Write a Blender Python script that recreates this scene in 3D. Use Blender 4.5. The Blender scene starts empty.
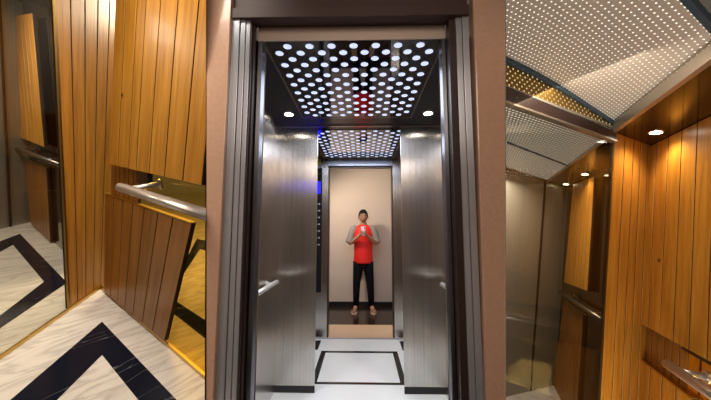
import bpy, bmesh, math, random
from mathutils import Matrix, Vector
random.seed(7)
SC = bpy.context.scene
COL = SC.collection
PI = math.pi

# ------------------------------------------------------------------ camera
FPX = 300.0
yaw = math.atan(6.5/FPX); pitch = math.atan(31/FPX)
CAM = Vector((0, 0, 1.3))
fwd = Vector((-math.sin(yaw)*math.cos(pitch), math.cos(yaw)*math.cos(pitch), math.sin(pitch)))
right = Vector((math.cos(yaw), math.sin(yaw), 0))
down = fwd.cross(right)
cd = bpy.data.cameras.new('camera'); cam = bpy.data.objects.new('camera', cd); COL.objects.link(cam)
cd.sensor_fit = 'HORIZONTAL'; cd.sensor_width = 36; cd.lens = 36*FPX/711; cd.clip_start = .02
cam.matrix_world = Matrix((( right.x, -down.x, -fwd.x, CAM.x), (right.y, -down.y, -fwd.y, CAM.y), (right.z, -down.z, -fwd.z, CAM.z), (0, 0, 0, 1)))
SC.camera = cam
SC.view_settings.view_transform = 'Standard'; SC.view_settings.look = 'None'
SC.view_settings.gamma = 1; SC.view_settings.use_curve_mapping = False
SC.view_settings.exposure = 0.0

# ------------------------------------------------------------------ frames: the hall (W) and the two side lift cars, each its own rigid frame
def car_frame(R, eye):
    B = Matrix(((right.x, down.x, fwd.x), (right.y, down.y, fwd.y), (right.z, down.z, fwd.z)))
    A = B @ Matrix(R)
    return Matrix.Translation(CAM) @ A.to_4x4() @ Matrix.Translation(-Vector(eye))
FR = {'W': Matrix.Identity(4),
      'L': car_frame([[0.82671, 0.55105, 0.11356], [0.17198, -0.05532, -0.98355], [-0.5357, 0.83263, -0.1405]], (2.9131, -0.9045, 1.2423)),
      'R': car_frame([[-0.3725, 0.9214, 0.11076], [-0.10039, 0.07865, -0.99183], [-0.92259, -0.38058, 0.0632]], (3.2773, -1.3517, 2.2145))}
# the added partition walls between the cars; everything of a side car ends at its partition
# (a partition runs back from the outer edge of the granite jamb, splayed, so that the cars fan out round the hall)
def part_plane(lo, hi, back, side):
    lo, hi, back = Vector(lo), Vector(hi), Vector(back); n = (hi-lo).cross(back-lo).normalized()
    return (lo, n if n.x*side > 0 else -n)
PART = {'L': part_plane((-.629, 1.27, .624), (-.719, 1.27, 2.363), (-2.177, 4.12, 1.731), -1),
        'R': part_plane((.566, 1.27, .637), (.653, 1.27, 2.338), (1.967, 4.12, 1.721), 1)}

# ------------------------------------------------------------------ materials
def mat(name): 
    m = bpy.data.materials.new(name); m.use_nodes = True
    return m, m.node_tree.nodes, m.node_tree.links, m.node_tree.nodes['Principled BSDF']
def simple(name, col, rough=.5, metal=0, spec=.5, coat=0, em=None, es=0, noise=0, nscale=8):
    m, n, l, b = mat(name)
    b.inputs['Base Color'].default_value = (*col, 1); b.inputs['Roughness'].default_value = rough
    b.inputs['Metallic'].default_value = metal; b.inputs['Specular IOR Level'].default_value = spec
    b.inputs['Coat Weight'].default_value = coat; b.inputs['Coat Roughness'].default_value = .05
    if em: b.inputs['Emission Color'].default_value = (*em, 1); b.inputs['Emission Strength'].default_value = es
    if noise:
        tc = n.new('ShaderNodeTexCoord'); nz = n.new('ShaderNodeTexNoise'); nz.inputs['Scale'].default_value = nscale
        nz.inputs['Detail'].default_value = 6
        mx = n.new('ShaderNodeMix'); mx.data_type = 'RGBA'
        mx.inputs[6].default_value = (*[c*(1-noise) for c in col], 1); mx.inputs[7].default_value = (*[min(1, c*(1+noise)) for c in col], 1)
        l.new(tc.outputs['Object'], nz.inputs['Vector']); l.new(nz.outputs['Fac'], mx.inputs[0]); l.new(mx.outputs[2], b.inputs['Base Color'])
    return m
def ramp(n, stops):
    r = n.new('ShaderNodeValToRGB'); e = r.color_ramp.elements
    while len(e) < len(stops): e.new(.5)
    for x, (p, c) in zip(e, stops): x.position = p; x.color = (*c, 1)
    return r
def wood(name, dark, mid, light, rough=.4):
    m, n, l, b = mat(name)
    uv = n.new('ShaderNodeUVMap'); mp = n.new('ShaderNodeMapping'); mp.inputs['Scale'].default_value = (26, 1.6, 1)
    nz = n.new('ShaderNodeTexNoise'); nz.inputs['Scale'].default_value = 1.0; nz.inputs['Detail'].default_value = 5; nz.inputs['Distortion'].default_value = .8
    l.new(uv.outputs[0], mp.inputs[0]); l.new(mp.outputs[0], nz.inputs['Vector'])
    mp2 = n.new('ShaderNodeMapping'); mp2.inputs['Scale'].default_value = (120, 5, 1); nz2 = n.new('ShaderNodeTexNoise'); nz2.inputs['Detail'].default_value = 3
    nz2.inputs['Scale'].default_value = 1.0
    l.new(uv.outputs[0], mp2.inputs[0]); l.new(mp2.outputs[0], nz2.inputs['Vector'])
    r = ramp(n, [(.28, dark), (.5, mid), (.75, light)])
    l.new(nz.outputs['Fac'], r.inputs[0])
    mx = n.new('ShaderNodeMix'); mx.data_type = 'RGBA'; mx.blend_type = 'MULTIPLY'; mx.inputs[0].default_value = .35
    r2 = ramp(n, [(.35, (.55, .5, .45)), (.6, (1, 1, 1))]); l.new(nz2.outputs['Fac'], r2.inputs[0])
    l.new(r.outputs[0], mx.inputs[6]); l.new(r2.outputs[0], mx.inputs[7]); l.new(mx.outputs[2], b.inputs['Base Color'])
    b.inputs['Roughness'].default_value = rough; b.inputs['Specular IOR Level'].default_value = .35; b.inputs['Coat Weight'].default_value = .05; b.inputs['Coat Roughness'].default_value = .12
    return m
def marble(name, base, vein, scale=1.6, amt=.5, rough=.12, thin=False, rot=.9, spec=.5):
    m, n, l, b = mat(name)
    tc = n.new('ShaderNodeTexCoord'); mp = n.new('ShaderNodeMapping'); mp.inputs['Scale'].default_value = (scale*3.2, scale*.7, scale); mp.inputs['Rotation'].default_value = (0, 0, rot)
    nz = n.new('ShaderNodeTexNoise'); nz.inputs['Detail'].default_value = 8; nz.inputs['Distortion'].default_value = 1.2; nz.inputs['Scale'].default_value = 1.3
    l.new(tc.outputs['Object'], mp.inputs[0]); l.new(mp.outputs[0], nz.inputs['Vector'])
    mid = tuple(base[i]*(1-amt*.35)+vein[i]*amt*.35 for i in range(3))
    r = ramp(n, [(.36, base), (.47, mid), (.52, vein), (.57, mid), (.7, base)]) if not thin else ramp(n, [(.4, base), (.496, base), (.5, vein), (.504, base), (.7, base)])
    l.new(nz.outputs['Fac'], r.inputs[0]); l.new(r.outputs[0], b.inputs['Base Color'])
    b.inputs['Roughness'].default_value = rough; b.inputs['Specular IOR Level'].default_value = spec
    return m
def steel(name, col, rough=.3, aniso=.85, metal=1.0, streak=.10):
    # hairline finish: reflections smear sideways, faint vertical tone streaks
    m, n, l, b = mat(name)
    tc = n.new('ShaderNodeTexCoord'); mp = n.new('ShaderNodeMapping'); mp.inputs['Scale'].default_value = (90, 90, .6)
    nz = n.new('ShaderNodeTexNoise'); nz.inputs['Detail'].default_value = 4; nz.inputs['Scale'].default_value = 1.0
    l.new(tc.outputs['Object'], mp.inputs[0]); l.new(mp.outputs[0], nz.inputs['Vector'])
    r = ramp(n, [(.3, tuple(c*(1-streak) for c in col)), (.7, tuple(min(1, c*(1+streak)) for c in col))]); l.new(nz.outputs['Fac'], r.inputs[0])
    l.new(r.outputs[0], b.inputs['Base Color'])
    tg = n.new('ShaderNodeTangent'); tg.direction_type = 'UV_MAP'; tg.uv_map = 'UVMap'; l.new(tg.outputs[0], b.inputs['Tangent'])
    b.inputs['Anisotropic'].default_value = aniso
    b.inputs['Metallic'].default_value = metal; b.inputs['Roughness'].default_value = rough
    return m
def pane(name, tint, refl=.08, rcol=(1, 1, 1)):
    m, n, l, b = mat(name); n.remove(b)
    t = n.new('ShaderNodeBsdfTransparent'); t.inputs[0].default_value = (*tint, 1)
    g = n.new('ShaderNodeBsdfGlossy'); g.inputs['Roughness'].default_value = .03; g.inputs['Color'].default_value = (*rcol, 1)
    x = n.new('ShaderNodeMixShader'); x.inputs[0].default_value = refl
    l.new(t.outputs[0], x.inputs[1]); l.new(g.outputs[0], x.inputs[2]); l.new(x.outputs[0], n['Material Output'].inputs[0])
    return m
def perforated(name, base, pitch_, rad, em, es, metal=.6):
    # sheet metal with a staggered grid of small lit holes (painted reflected dots on the gold one), on UV in metres
    m, n, l, b = mat(name)
    uv = n.new('ShaderNodeUVMap')
    def grid(off):
        ad = n.new('ShaderNodeVectorMath'); ad.operation = 'ADD'; ad.inputs[1].default_value = (off*pitch_, off*pitch_, 0); l.new(uv.outputs[0], ad.inputs[0])
        sc = n.new('ShaderNodeVectorMath'); sc.operation = 'SCALE'; sc.inputs['Scale'].default_value = 1/pitch_; l.new(ad.outputs[0], sc.inputs[0])
        fr = n.new('ShaderNodeVectorMath'); fr.operation = 'FRACTION'; l.new(sc.outputs[0], fr.inputs[0])
        sb = n.new('ShaderNodeVectorMath'); sb.operation = 'SUBTRACT'; sb.inputs[1].default_value = (.5, .5, 0); l.new(fr.outputs[0], sb.inputs[0])
        ln = n.new('ShaderNodeVectorMath'); ln.operation = 'LENGTH'; l.new(sb.outputs[0], ln.inputs[0])
        lt = n.new('ShaderNodeMath'); lt.operation = 'LESS_THAN'; lt.inputs[1].default_value = rad/pitch_; l.new(ln.outputs['Value'], lt.inputs[0])
        return lt
    a, c = grid(0), grid(.5)
    mx = n.new('ShaderNodeMath'); mx.operation = 'MAXIMUM'; l.new(a.outputs[0], mx.inputs[0]); l.new(c.outputs[0], mx.inputs[1])
    ml = n.new('ShaderNodeMath'); ml.operation = 'MULTIPLY'; ml.inputs[1].default_value = es; l.new(mx.outputs[0], ml.inputs[0])
    l.new(ml.outputs[0], b.inputs['Emission Strength']); b.inputs['Emission Color'].default_value = (*em, 1)
    b.inputs['Base Color'].default_value = (*base, 1); b.inputs['Metallic'].default_value = metal; b.inputs['Roughness'].default_value = .45
    return m

M = {}
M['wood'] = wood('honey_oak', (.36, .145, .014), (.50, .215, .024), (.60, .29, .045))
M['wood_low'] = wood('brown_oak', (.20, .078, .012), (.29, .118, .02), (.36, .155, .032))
M['groove'] = simple('dark_groove', (.035, .013, .004), .6)
M['knot'] = simple('wood_knot', (.05, .015, .004), .5)
M['marble'] = marble('white_veined_marble', (.74, .68, .62), (.52, .47, .44), amt=.7, scale=2.2, rot=-.5)
M['marble_centre'] = marble('cream_veined_marble', (.74, .66, .52), (.52, .44, .33), scale=2.2, amt=.6, rot=-.5)
M['marble_car'] = simple('pale_marble', (.86, .88, .86), .15, noise=.04)
M['black_marble'] = marble('black_marble', (.005, .008, .018), (.14, .14, .15), scale=.6, thin=True, rough=.16, rot=2.2, spec=.22)
M['black_band'] = simple('black_stone_band', (.012, .012, .013), .15)
M['brass'] = simple('brushed_brass', (.62, .42, .12), .3, 1)
M['dark_brass'] = simple('dull_brass', (.30, .19, .05), .35, 1)
M['chrome'] = simple('polished_chrome', (.62, .58, .55), .16, 1)
M['satin'] = simple('satin_steel', (.64, .59, .55), .36, .85)
M['satin_light'] = simple('light_satin_steel', (.85, .82, .78), .38, .8)
M['satin_dark'] = simple('dark_satin_steel', (.16, .14, .12), .3, .8)
M['steel'] = steel('hairline_steel', (.58, .545, .51), rough=.24)
M['steel_frame'] = steel('hairline_frame_steel', (.46, .48, .55), rough=.30, metal=.6)  # bluish cast of the reflected ceiling discs mixed into the base colour
M['steel_post'] = steel('hairline_post_steel', (.20, .21, .25), rough=.35)
M['steel_warm'] = steel('bronze_tinted_steel', (.38, .36, .32), rough=.40, metal=.45)
M['bronze_mirror'] = simple('bronze_mirror', (.16, .125, .07), .08, 1)
M['gold_mirror'] = simple('gold_mirror', (.75, .55, .16), .05, 1)
M['pane_dark'] = pane('tinted_mirror_glass', (.93, .92, .87), .05)
M['pane_gold'] = pane('gold_mirror_glass', (.99, .83, .40), .05, (1, .8, .4))
M['granite'] = simple('polished_pink_granite', (.58, .36, .26), .22, spec=.6, noise=.12, nscale=60, coat=.3)
M['granite_sill'] = simple('peach_granite', (.72, .50, .32), .25, noise=.1, nscale=30)
M['transom'] = simple('dull_transom_metal', (.46, .38, .34), .45, .3)
M['brown'] = simple('dark_brown_door_slot', (.030, .014, .012), .35)
M['header'] = simple('dark_brown_header', (.055, .030, .030), .5, spec=.3)
M['black_gloss'] = simple('black_glass_ceiling', (.26, .26, .28), .04, 1)
M['black_side'] = simple('dark_ceiling_metal', (.03, .03, .035), .2, .5)
M['dot'] = simple('cool_light_disc', (.8, .85, 1), .5, em=(.60, .69, 1.0), es=.95)
M['down'] = simple('warm_downlight', (1, 1, 1), .5, em=(1, .93, .8), es=14)
M['down_side'] = simple('warm_spot', (1, 1, 1), .5, em=(1, .86, .6), es=12)
M['blue'] = simple('blue_display', (0, 0, .05), .3, em=(.012, .012, 1.0), es=3)
M['yellow'] = simple('yellow_sticker', (.65, .62, .08), .5)
M['black'] = simple('black_plastic', (.01, .01, .01), .35)
M['white_print'] = simple('pale_button', (.55, .55, .55), .4)
M['cream'] = simple('cream_wall_paint', (.64, .54, .46), .75, noise=.03)
M['hall_floor'] = simple('dark_glossy_hall_floor', (.030, .018, .013), .16, noise=.5, nscale=3)
M['skirting'] = simple('black_skirting', (.008, .007, .008), .4)
M['partition'] = simple('partition_grey', (.10, .08, .07), .7)
M['blue_trim'] = simple('blue_grey_strip', (.045, .09, .14), .4, .3)
M['grey_trim'] = simple('champagne_trim', (.40, .35, .29), .35, .8)
M['perf'] = perforated('perforated_lit_sheet', (.62, .55, .48), .040, .0037, (1, .93, .75), 1.5, metal=.1)
M['gold_dots'] = perforated('gold_sheet_painted_dots', (.26, .16, .03), .045, .006, (1, .8, .4), .7)  # glowing dots paint the ceiling's reflection on plain gold
M['perf_far'] = perforated('perforated_lit_sheet_far', (.42, .41, .36), .05, .0085, (1, .95, .85), .75)
M['soffit'] = simple('dark_gloss_soffit', (.030, .010, .003), .10, spec=.28)
M['dark_olive'] = simple('dark_olive_wall', (.05, .04, .015), .3, .4)
M['skin'] = simple('skin', (.42, .21, .13), .5)
M['hair'] = simple('black_hair', (.006, .005, .005), .7, spec=.2)
M['red'] = simple('red_jersey', (.75, .012, .010), .6, noise=.08, nscale=20)
M['grey_cloth'] = simple('grey_jersey_sleeve', (.24, .22, .20), .7)
M['trousers'] = simple('black_denim', (.005, .005, .007), .85, spec=.15)
M['sandal'] = simple('pale_sandal', (.55, .42, .32), .6)
M['phone'] = simple('pink_white_phone', (.75, .60, .62), .3)
M['lens'] = simple('phone_lens', (.01, .01, .01), .1)
M['lip'] = simple('lip', (.33, .10, .08), .5)
M['eye'] = simple('eye_white', (.6, .57, .54), .3)

# ------------------------------------------------------------------ object helpers
class Geo:
    """vertices in frame coordinates, faces, per-face uv, per-face material slot"""
    def __init__(s): s.v = []; s.f = []; s.uv = []; s.m = []
    def face(s, pts, uvs=None, m=0):
        i = len(s.v); s.v += [tuple(p) for p in pts]; s.f.append(tuple(range(i, i+len(pts)))); s.uv.append(uvs); s.m.append(m)
    def hexa(s, lo, hi, uvs=None, m=0):
        """lo and hi: matching rings of n points"""
        n = len(lo); s.face(list(reversed(lo)), m=m, uvs=list(reversed(uvs)) if uvs else None); s.face(hi, m=m, uvs=uvs)
        for k in range(n):
            j = (k+1) % n; u = [uvs[k], uvs[j], uvs[j], uvs[k]] if uvs else None
            s.face([lo[k], lo[j], hi[j], hi[k]], u, m)
    def box(s, a, b, m=0, bev=0):
        (x0, y0, z0), (x1, y1, z1) = a, b
        s.hexa([(x0, y0, z0), (x1, y0, z0), (x1, y1, z0), (x0, y1, z0)], [(x0, y0, z1), (x1, y0, z1), (x1, y1, z1), (x0, y1, z1)], m=m)
    def tube(s, path, rad, n=16, m=0, caps=True):
        path = [Vector(p) for p in path]; rings = []
        rads = rad if isinstance(rad, (list, tuple)) else [rad]*len(path)
        pu = None
        for i, p in enumerate(path):
            d = (path[min(i+1, len(path)-1)]-path[max(i-1, 0)]).normalized()
            if pu is None: pu = d.orthogonal().normalized()
            u = (pu-d*pu.dot(d)).normalized(); pu = u; w = d.cross(u)
            r = rads[i]
            r = r if isinstance(r, tuple) else (r, r)
            rings.append([p+u*math.cos(2*PI*k/n)*r[0]+w*math.sin(2*PI*k/n)*r[1] for k in range(n)])
        for a, b in zip(rings, rings[1:]):
            for k in range(n): s.face([a[k], a[(k+1) % n], b[(k+1) % n], b[k]], m=m)
        if caps: s.face(list(reversed(rings[0])), m=m); s.face(rings[-1], m=m)
    def loft(s, rings, n=20, m=0, cap=True):
        """rings: (cx, cy, z, rx, ry)"""
        rs = [[Vector((cx+math.cos(2*PI*k/n)*rx, cy+math.sin(2*PI*k/n)*ry, z)) for k in range(n)] for cx, cy, z, rx, ry in rings]
        for a, b in zip(rs, rs[1:]):
            for k in range(n): s.face([a[k], a[(k+1) % n], b[(k+1) % n], b[k]], m=m)
        if cap: s.face(list(reversed(rs[0])), m=m); s.face(rs[-1], m=m)
    def disc(s, c, r, n=20, nz=-1, m=0):
        p = [(c[0]+math.cos(2*PI*k/n)*r, c[1]+math.sin(2*PI*k/n)*r, c[2]) for k in range(n)]
        s.face(p if nz > 0 else list(reversed(p)), m=m)

def make(name, g, mats, frame='W', parent=None, label=None, cat=None, group=None, kind=None, smooth=False, bevel=0, clip=True):
    bm = bmesh.new(); uvl = bm.loops.layers.uv.new('UVMap')
    for f, uv, mi in zip(g.f, g.uv, g.m):
        vs = [bm.verts.new(g.v[i]) for i in f]
        try: fc = bm.faces.new(vs)
        except ValueError: continue
        fc.material_index = mi; fc.smooth = smooth
        for k, lp in enumerate(fc.loops):
            lp[uvl].uv = uv[k] if uv else (g.v[f[k]][0]+g.v[f[k]][1], g.v[f[k]][2])
    bmesh.ops.remove_doubles(bm, verts=bm.verts, dist=1e-5)
    if frame in PART and clip:
        inv = FR[frame].inverted(); co, no = PART[frame]
        cl = inv @ co; nl = (inv.to_3x3() @ no).normalized()
        r = bmesh.ops.bisect_plane(bm, geom=bm.verts[:]+bm.edges[:]+bm.faces[:], plane_co=cl, plane_no=nl, clear_inner=True)
        ed = [e for e in bm.edges if e.is_boundary and all(abs((v.co-cl).dot(nl)) < 1e-4 for v in e.verts)]
        if ed: bmesh.ops.holes_fill(bm, edges=ed, sides=0)
    bmesh.ops.recalc_face_normals(bm, faces=bm.faces)
    if not bm.verts: print('EMPTYMESH', name, label, frame); g.box((9,9,9),(9.1,9.1,9.1)); bm.free(); return None
    xs = [v.co for v in bm.verts]
    o3 = Vector(((min(v.x for v in xs)+max(v.x for v in xs))/2, (min(v.y for v in xs)+max(v.y for v in xs))/2, min(v.z for v in xs)))
    for v in bm.verts: v.co -= o3
    me = bpy.data.meshes.new(name); bm.to_mesh(me); bm.free()
    for mt in (mats if isinstance(mats, (list, tuple)) else [mats]): me.materials.append(mt)
    ob = bpy.data.objects.new(name, me); COL.objects.link(ob)
    ob['_o'] = tuple(o3)
    if parent:
        ob.parent = parent; ob.location = o3-Vector(parent['_o'])
    else: ob.matrix_world = FR[frame] @ Matrix.Translation(o3)
    if bevel:
        md = ob.modifiers.new('soft_edges', 'BEVEL'); md.width = bevel; md.segments = 2; md.limit_method = 'ANGLE'
    tag(ob, label, cat, group, kind)
    return ob
def tag(ob, label=None, cat=None, group=None, kind=None):
    if label: ob['label'] = label
    if cat: ob['category'] = cat
    if group: ob['group'] = group
    if kind: ob['kind'] = kind
def empty(name, o, frame, label, cat, group=None):
    e = bpy.data.objects.new(name, None); COL.objects.link(e); e.matrix_world = FR[frame] @ Matrix.Translation(Vector(o)); e['_o'] = tuple(o)
    e.empty_display_size = .05
    tag(e, label, cat, group); return e
def struct(name, g, m, frame='W', label=None, **k): return make(name, g, m, frame, kind='structure', label=label, cat=k.pop('cat', None), **k)

def lerp(a, b, t): return Vector(a)*(1-t)+Vector(b)*t
def boards(c, n, th, normal, cuts=None, gap=.011, cham=.0015, seed=0):
    """plank panel between four corners BL, BR, TR, TL; slot 0 planks, slot 1 the dark backing seen in the grooves"""
    rnd = random.Random(seed); g = Geo(); BL, BR, TR, TL = [Vector(p) for p in c]; nv = Vector(normal).normalized()
    w = ((BR-BL).length+(TR-TL).length)/2; h = ((TL-BL).length+(TR-BR).length)/2
    cuts = cuts or [i/n for i in range(n+1)]
    g.hexa([p-nv*th for p in (BL, BR, TR, TL)], [p-nv*min(.012, th*.6) for p in (BL, BR, TR, TL)], m=1)
    for a, b in zip(cuts, cuts[1:]):
        off = rnd.uniform(0, 40); ga = gap/w/2
        u0, u1 = (a+ga if a > 0 else a), (b-ga if b < 1 else b)
        def P(u, v): return lerp(lerp(BL, BR, u), lerp(TL, TR, u), v)
        back = [P(u0, 0)-nv*th, P(u1, 0)-nv*th, P(u1, 1)-nv*th, P(u0, 1)-nv*th]
        mid = [P(u0, 0)-nv*cham, P(u1, 0)-nv*cham, P(u1, 1)-nv*cham, P(u0, 1)-nv*cham]
        cu = cham*.6/w; cv = cham*.6/h
        fr = [P(u0+cu, cv), P(u1-cu, cv), P(u1-cu, 1-cv), P(u0+cu, 1-cv)]
        uv = [(u0*w+off, off), (u1*w+off, off), (u1*w+off, h+off), (u0*w+off, h+off)]
        g.hexa(back, mid, uv, 1); g.hexa(mid, fr, uv)
    return g
def flat(g, pts, z, t=.004, m=0):
    g.hexa([(p[0], p[1], z-t) for p in pts], [(p[0], p[1], z) for p in pts], [(p[0], p[1]) for p in pts], m)
def slab(pts, normal, th, m=0):
    g = Geo(); nv = Vector(normal).normalized()
    g.hexa([Vector(p)-nv*th for p in pts], [Vector(p) for p in pts], m=m); return g
def vwall(a, b, z0, z1, th, side=1):
    a = Vector((a[0], a[1], 0)); b = Vector((b[0], b[1], 0)); d = (b-a).normalized(); n = Vector((-d.y, d.x, 0))*side
    g = Geo(); g.hexa([(a.x, a.y, z0), (b.x, b.y, z0), (b.x+n.x*th, b.y+n.y*th, z0), (a.x+n.x*th, a.y+n.y*th, z0)],
                      [(a.x, a.y, z1), (b.x, b.y, z1), (b.x+n.x*th, b.y+n.y*th, z1), (a.x+n.x*th, a.y+n.y*th, z1)]); return g
def light(name, kind, frame, loc, power, col=(1, 1, 1), size=.3, target=None, size_y=None, spot=None, soft=.03, spread=PI):
    ld = bpy.data.lights.new(name, kind); ld.energy = power; ld.color = col
    if kind == 'AREA':
        ld.size = size; ld.spread = spread
        if size_y: ld.shape = 'RECTANGLE'; ld.size_y = size_y
    else: ld.shadow_soft_size = soft
    if kind == 'SPOT': ld.spot_size = spot or 1.6; ld.spot_blend = .8
    ob = bpy.data.objects.new(name, ld); COL.objects.link(ob)
    mw = FR[frame] @ Matrix.Translation(Vector(loc)); p = mw.to_translation()
    t = FR[frame] @ Vector(target if target else (loc[0], loc[1], loc[2]-1))
    ob.matrix_world = Matrix.Translation(p) @ (t-p).to_track_quat('-Z', 'Y').to_matrix().to_4x4()
    return ob

# ================================================================== CENTRE CAR
CX = -.025
XL, XR, YB, YD = -.715, .665, 2.56, 3.78           # car side walls, back panels, far doorway
ZC = 2.225
# ---- landing door surround
def zx(z, xa, xb): return xa+(xb-xa)*(z-.62)/1.74
def pier(xin0, xin1, xa, xb, sgn):
    g = Geo(); z0, z1 = 0, 2.75; o0, o1 = zx(z0, xa, xb), zx(z1, xa, xb)
    lo = [(o0, 1.27, z0), (xin0, 1.27, z0), (xin0, 1.33, z0), (o0, 1.33, z0)]; hi = [(o1, 1.27, z1), (xin1, 1.27, z1), (xin1, 1.33, z1), (o1, 1.33, z1)]
    if sgn > 0: lo = [lo[1], lo[0], lo[3], lo[2]]; hi = [hi[1], hi[0], hi[3], hi[2]]
    g.hexa(lo, hi); return g
struct('trim_30', pier(-.602, -.602, -.629, -.719, -1), M['granite'], label='pink granite door jamb left of the middle lift doorway', bevel=.006)
struct('trim_31', pier(.486, .508, .566, .653, 1), M['granite'], label='pink granite door jamb right of the middle lift doorway', bevel=.006)
def jamb(name, parts, mt, label, bevel=.002):
    g = Geo()
    for a, b in parts: g.box(a, b)
    return struct(name, g, mt, label=label, bevel=bevel)
jamb('trim_1', [((-.602, 1.290, 0), (-.566, 1.33, 2.285)), ((-.564, 1.296, 0), (-.541, 1.33, 2.285)), ((-.539, 1.300, 0), (-.519, 1.33, 2.285))], M['steel_frame'], 'brushed steel door frame strip beside the left granite jamb')
jamb('trim_2', [((.433, 1.300, 0), (.460, 1.33, 2.285)), ((.461, 1.294, 0), (.490, 1.33, 2.285))], M['steel_frame'], 'brushed steel door frame strip beside the right granite jamb')
jamb('trim_3', [((-.519, 1.305, 0), (-.513, 1.35, 2.285)), ((-.519, 1.335, 0), (-.508, 1.352, 2.285))], M['brown'], 'dark brown door slot left of the middle lift opening')
jamb('trim_4', [((.402, 1.305, 0), (.433, 1.352, 2.285))], M['brown'], 'dark brown door slot right of the middle lift opening')
jamb('trim_5', [((-.513, 1.322, 0), (-.506, 1.345, 2.285))], M['brown'], 'narrow dark edge of the left door slot')
jamb('trim_6', [((-.60, 1.28, 2.280), (.49, 1.335, 2.33)), ((-.60, 1.30, 2.33), (.49, 1.335, 2.75))], M['header'], 'dark brown header above the middle lift doorway')
jamb('trim_7', [((-.60, 1.335, 2.285), (.49, 1.358, 2.40))], M['brown'], 'dark brown door track under the header')
# ---- car front: strips, return panels, header
jamb('trim_8', [((-.503, 1.362, 0), (-.482, 1.41, 2.28))], M['steel_post'], 'narrow steel car post left of the middle lift opening')
jamb('trim_9', [((.383, 1.362, 0), (.402, 1.41, 2.28))], M['steel_post'], 'narrow steel car post right of the middle lift opening')
jamb('trim_10', [((-.503, 1.358, 2.216), (.402, 1.364, 2.40))], M['transom'], 'plain metal transom over the middle lift opening')
def prism(pts, z0, z1):
    g = Geo(); g.hexa([(x, y, z0) for x, y in pts], [(x, y, z1) for x, y in pts]); return g
struct('wall_front_left', prism([(-.503, 1.41), (-.482, 1.425), (XL, 1.66), (XL-.03, 1.66)], 0, ZC), M['steel'], label='steel front return panel inside the middle lift, left')
struct('wall_front_right', prism([(.402, 1.41), (XR+.03, 1.66), (XR, 1.66), (.383, 1.425)], 0, ZC), M['steel'], label='steel front return panel inside the middle lift, right')
struct('wall_left', prism([(XL-.02, 1.66), (XL, 1.66), (XL, YB+.0), (XL-.02, YB+.0)], 0, ZC), M['steel'], label='brushed steel left side wall of the middle lift')
struct('wall_right', prism([(XR, 1.66), (XR+.02, 1.66), (XR+.02, YB), (XR, YB)], 0, ZC), M['steel'], label='brushed steel right side wall of the middle lift')
MX0, MX1 = -.387, .338
struct('wall_back_left', prism([(XL-.02, YB), (MX0, YB), (MX0, YB+.012), (XL-.02, YB+.012)], .055, ZC), M['steel'], label='broad brushed steel back panel left of the middle lift centre')
struct('wall_back_right', prism([(MX1, YB), (XR+.02, YB), (XR+.02, YB+.012), (MX1, YB+.012)], .055, ZC), M['steel'], label='broad brushed steel back panel right of the middle lift centre')
for nm, a, b, lb in (('baseboard_left', XL-.02, MX0, 'black kick strip under the left steel back panel'), ('baseboard_right', MX1, XR+.02, 'black kick strip under the right steel back panel')):
    g = Geo(); g.box((a, YB-.002, 0), (b, YB+.012, .054)); struct(nm, g, M['skirting'], label=lb)
# ---- floor of the car and of its far half
g = Geo(); flat(g, [(-.76, 1.41), (.70, 1.41), (.70, 2.556), (-.76, 2.556)], 0, .03); struct('floor', g, M['marble_car'], label='pale marble floor in front of the steel back panels')
g = Geo(); flat(g, [(-1.0, 2.556), (.95, 2.556), (.95, YD), (-1.0, YD)], 0, .03); struct('floor', g, M['marble_car'], label='pale marble floor with black border beyond the steel back panels')
def band(x0, x1, y0, y1, wx0, wx1, wy0, wy1):
    g = Geo(); z = .003
    g.box((x0, y0, 0), (x1, y0+wy0, z)); g.box((x0, y1-wy1, 0), (x1, y1, z)); g.box((x0, y0+wy0, 0), (x0+wx0, y1-wy1, z)); g.box((x1-wx1, y0+wy0, 0), (x1, y1-wy1, z)); return g
struct('trim_11', band(-.445, .378, 2.70, 3.41, .052, .052, .034, .045), M['black_band'], label='black rectangular border inlaid in the pale lift floor')
g = Geo(); g.box((-.95, 3.44, 0), (-.49, 3.72, .003)); g.box((.44, 3.44, 0), (.93, 3.72, .003))
struct('trim_12', g, M['black_band'], label='black floor corners beside the far doorway')
# ---- ceiling with light discs
def ceiling_side(y0, y1, yside, disc_rows, nm, lb, lbd):
    g = Geo(); g.box((-1.0 if y0 > 2.5 else XL-.02, y0, ZC), (.95 if y0 > 2.5 else XR+.02, y1, ZC+.03))
    struct('ceiling', g, M['black_side'], label=lb)
    px0, px1 = CX-.455, CX+.425
    pz = ZC-.006
    g = Geo(); g.box((px0, disc_rows[0]-.04, pz), (px1, disc_rows[-1]+.05, ZC-.001))
    p = make('light_panel', g, M['black_gloss'], label=lbd, cat='ceiling light')
    g = Geo()
    for i, y in enumerate(disc_rows):
        for k in range(8 if i % 2 == yside else 7):
            x = CX-.015+(k-(3.5 if i % 2 == yside else 3))*.1105
            g.disc((x, y, pz-.0015), .0205)
    make('round_light_holes', g, M['dot'], parent=p, kind='stuff')
    g = Geo(); 
    for x in (px0, px1): g.box((x-.004, disc_rows[0]-.04, pz-.004), (x+.004, disc_rows[-1]+.05, pz))
    g.box((px0, disc_rows[-1]+.05, pz-.004), (px1, disc_rows[-1]+.058, pz))
    make('panel_edge', g, M['chrome'], parent=p)
ceiling_side(1.41, 2.556, 1, [1.408+.056*i for i in range(17)], 'ceiling', 'dark ceiling of the middle lift around its light panel', 'black glossy ceiling panel with rows of round cool lights, nearer one')
ceiling_side(2.556, YD, 0, [2.70+.056*i for i in range(18)], 'ceiling', 'dark ceiling beyond the steel back panels', 'black glossy ceiling panel with rows of round lights, far one above the doorway')
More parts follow.
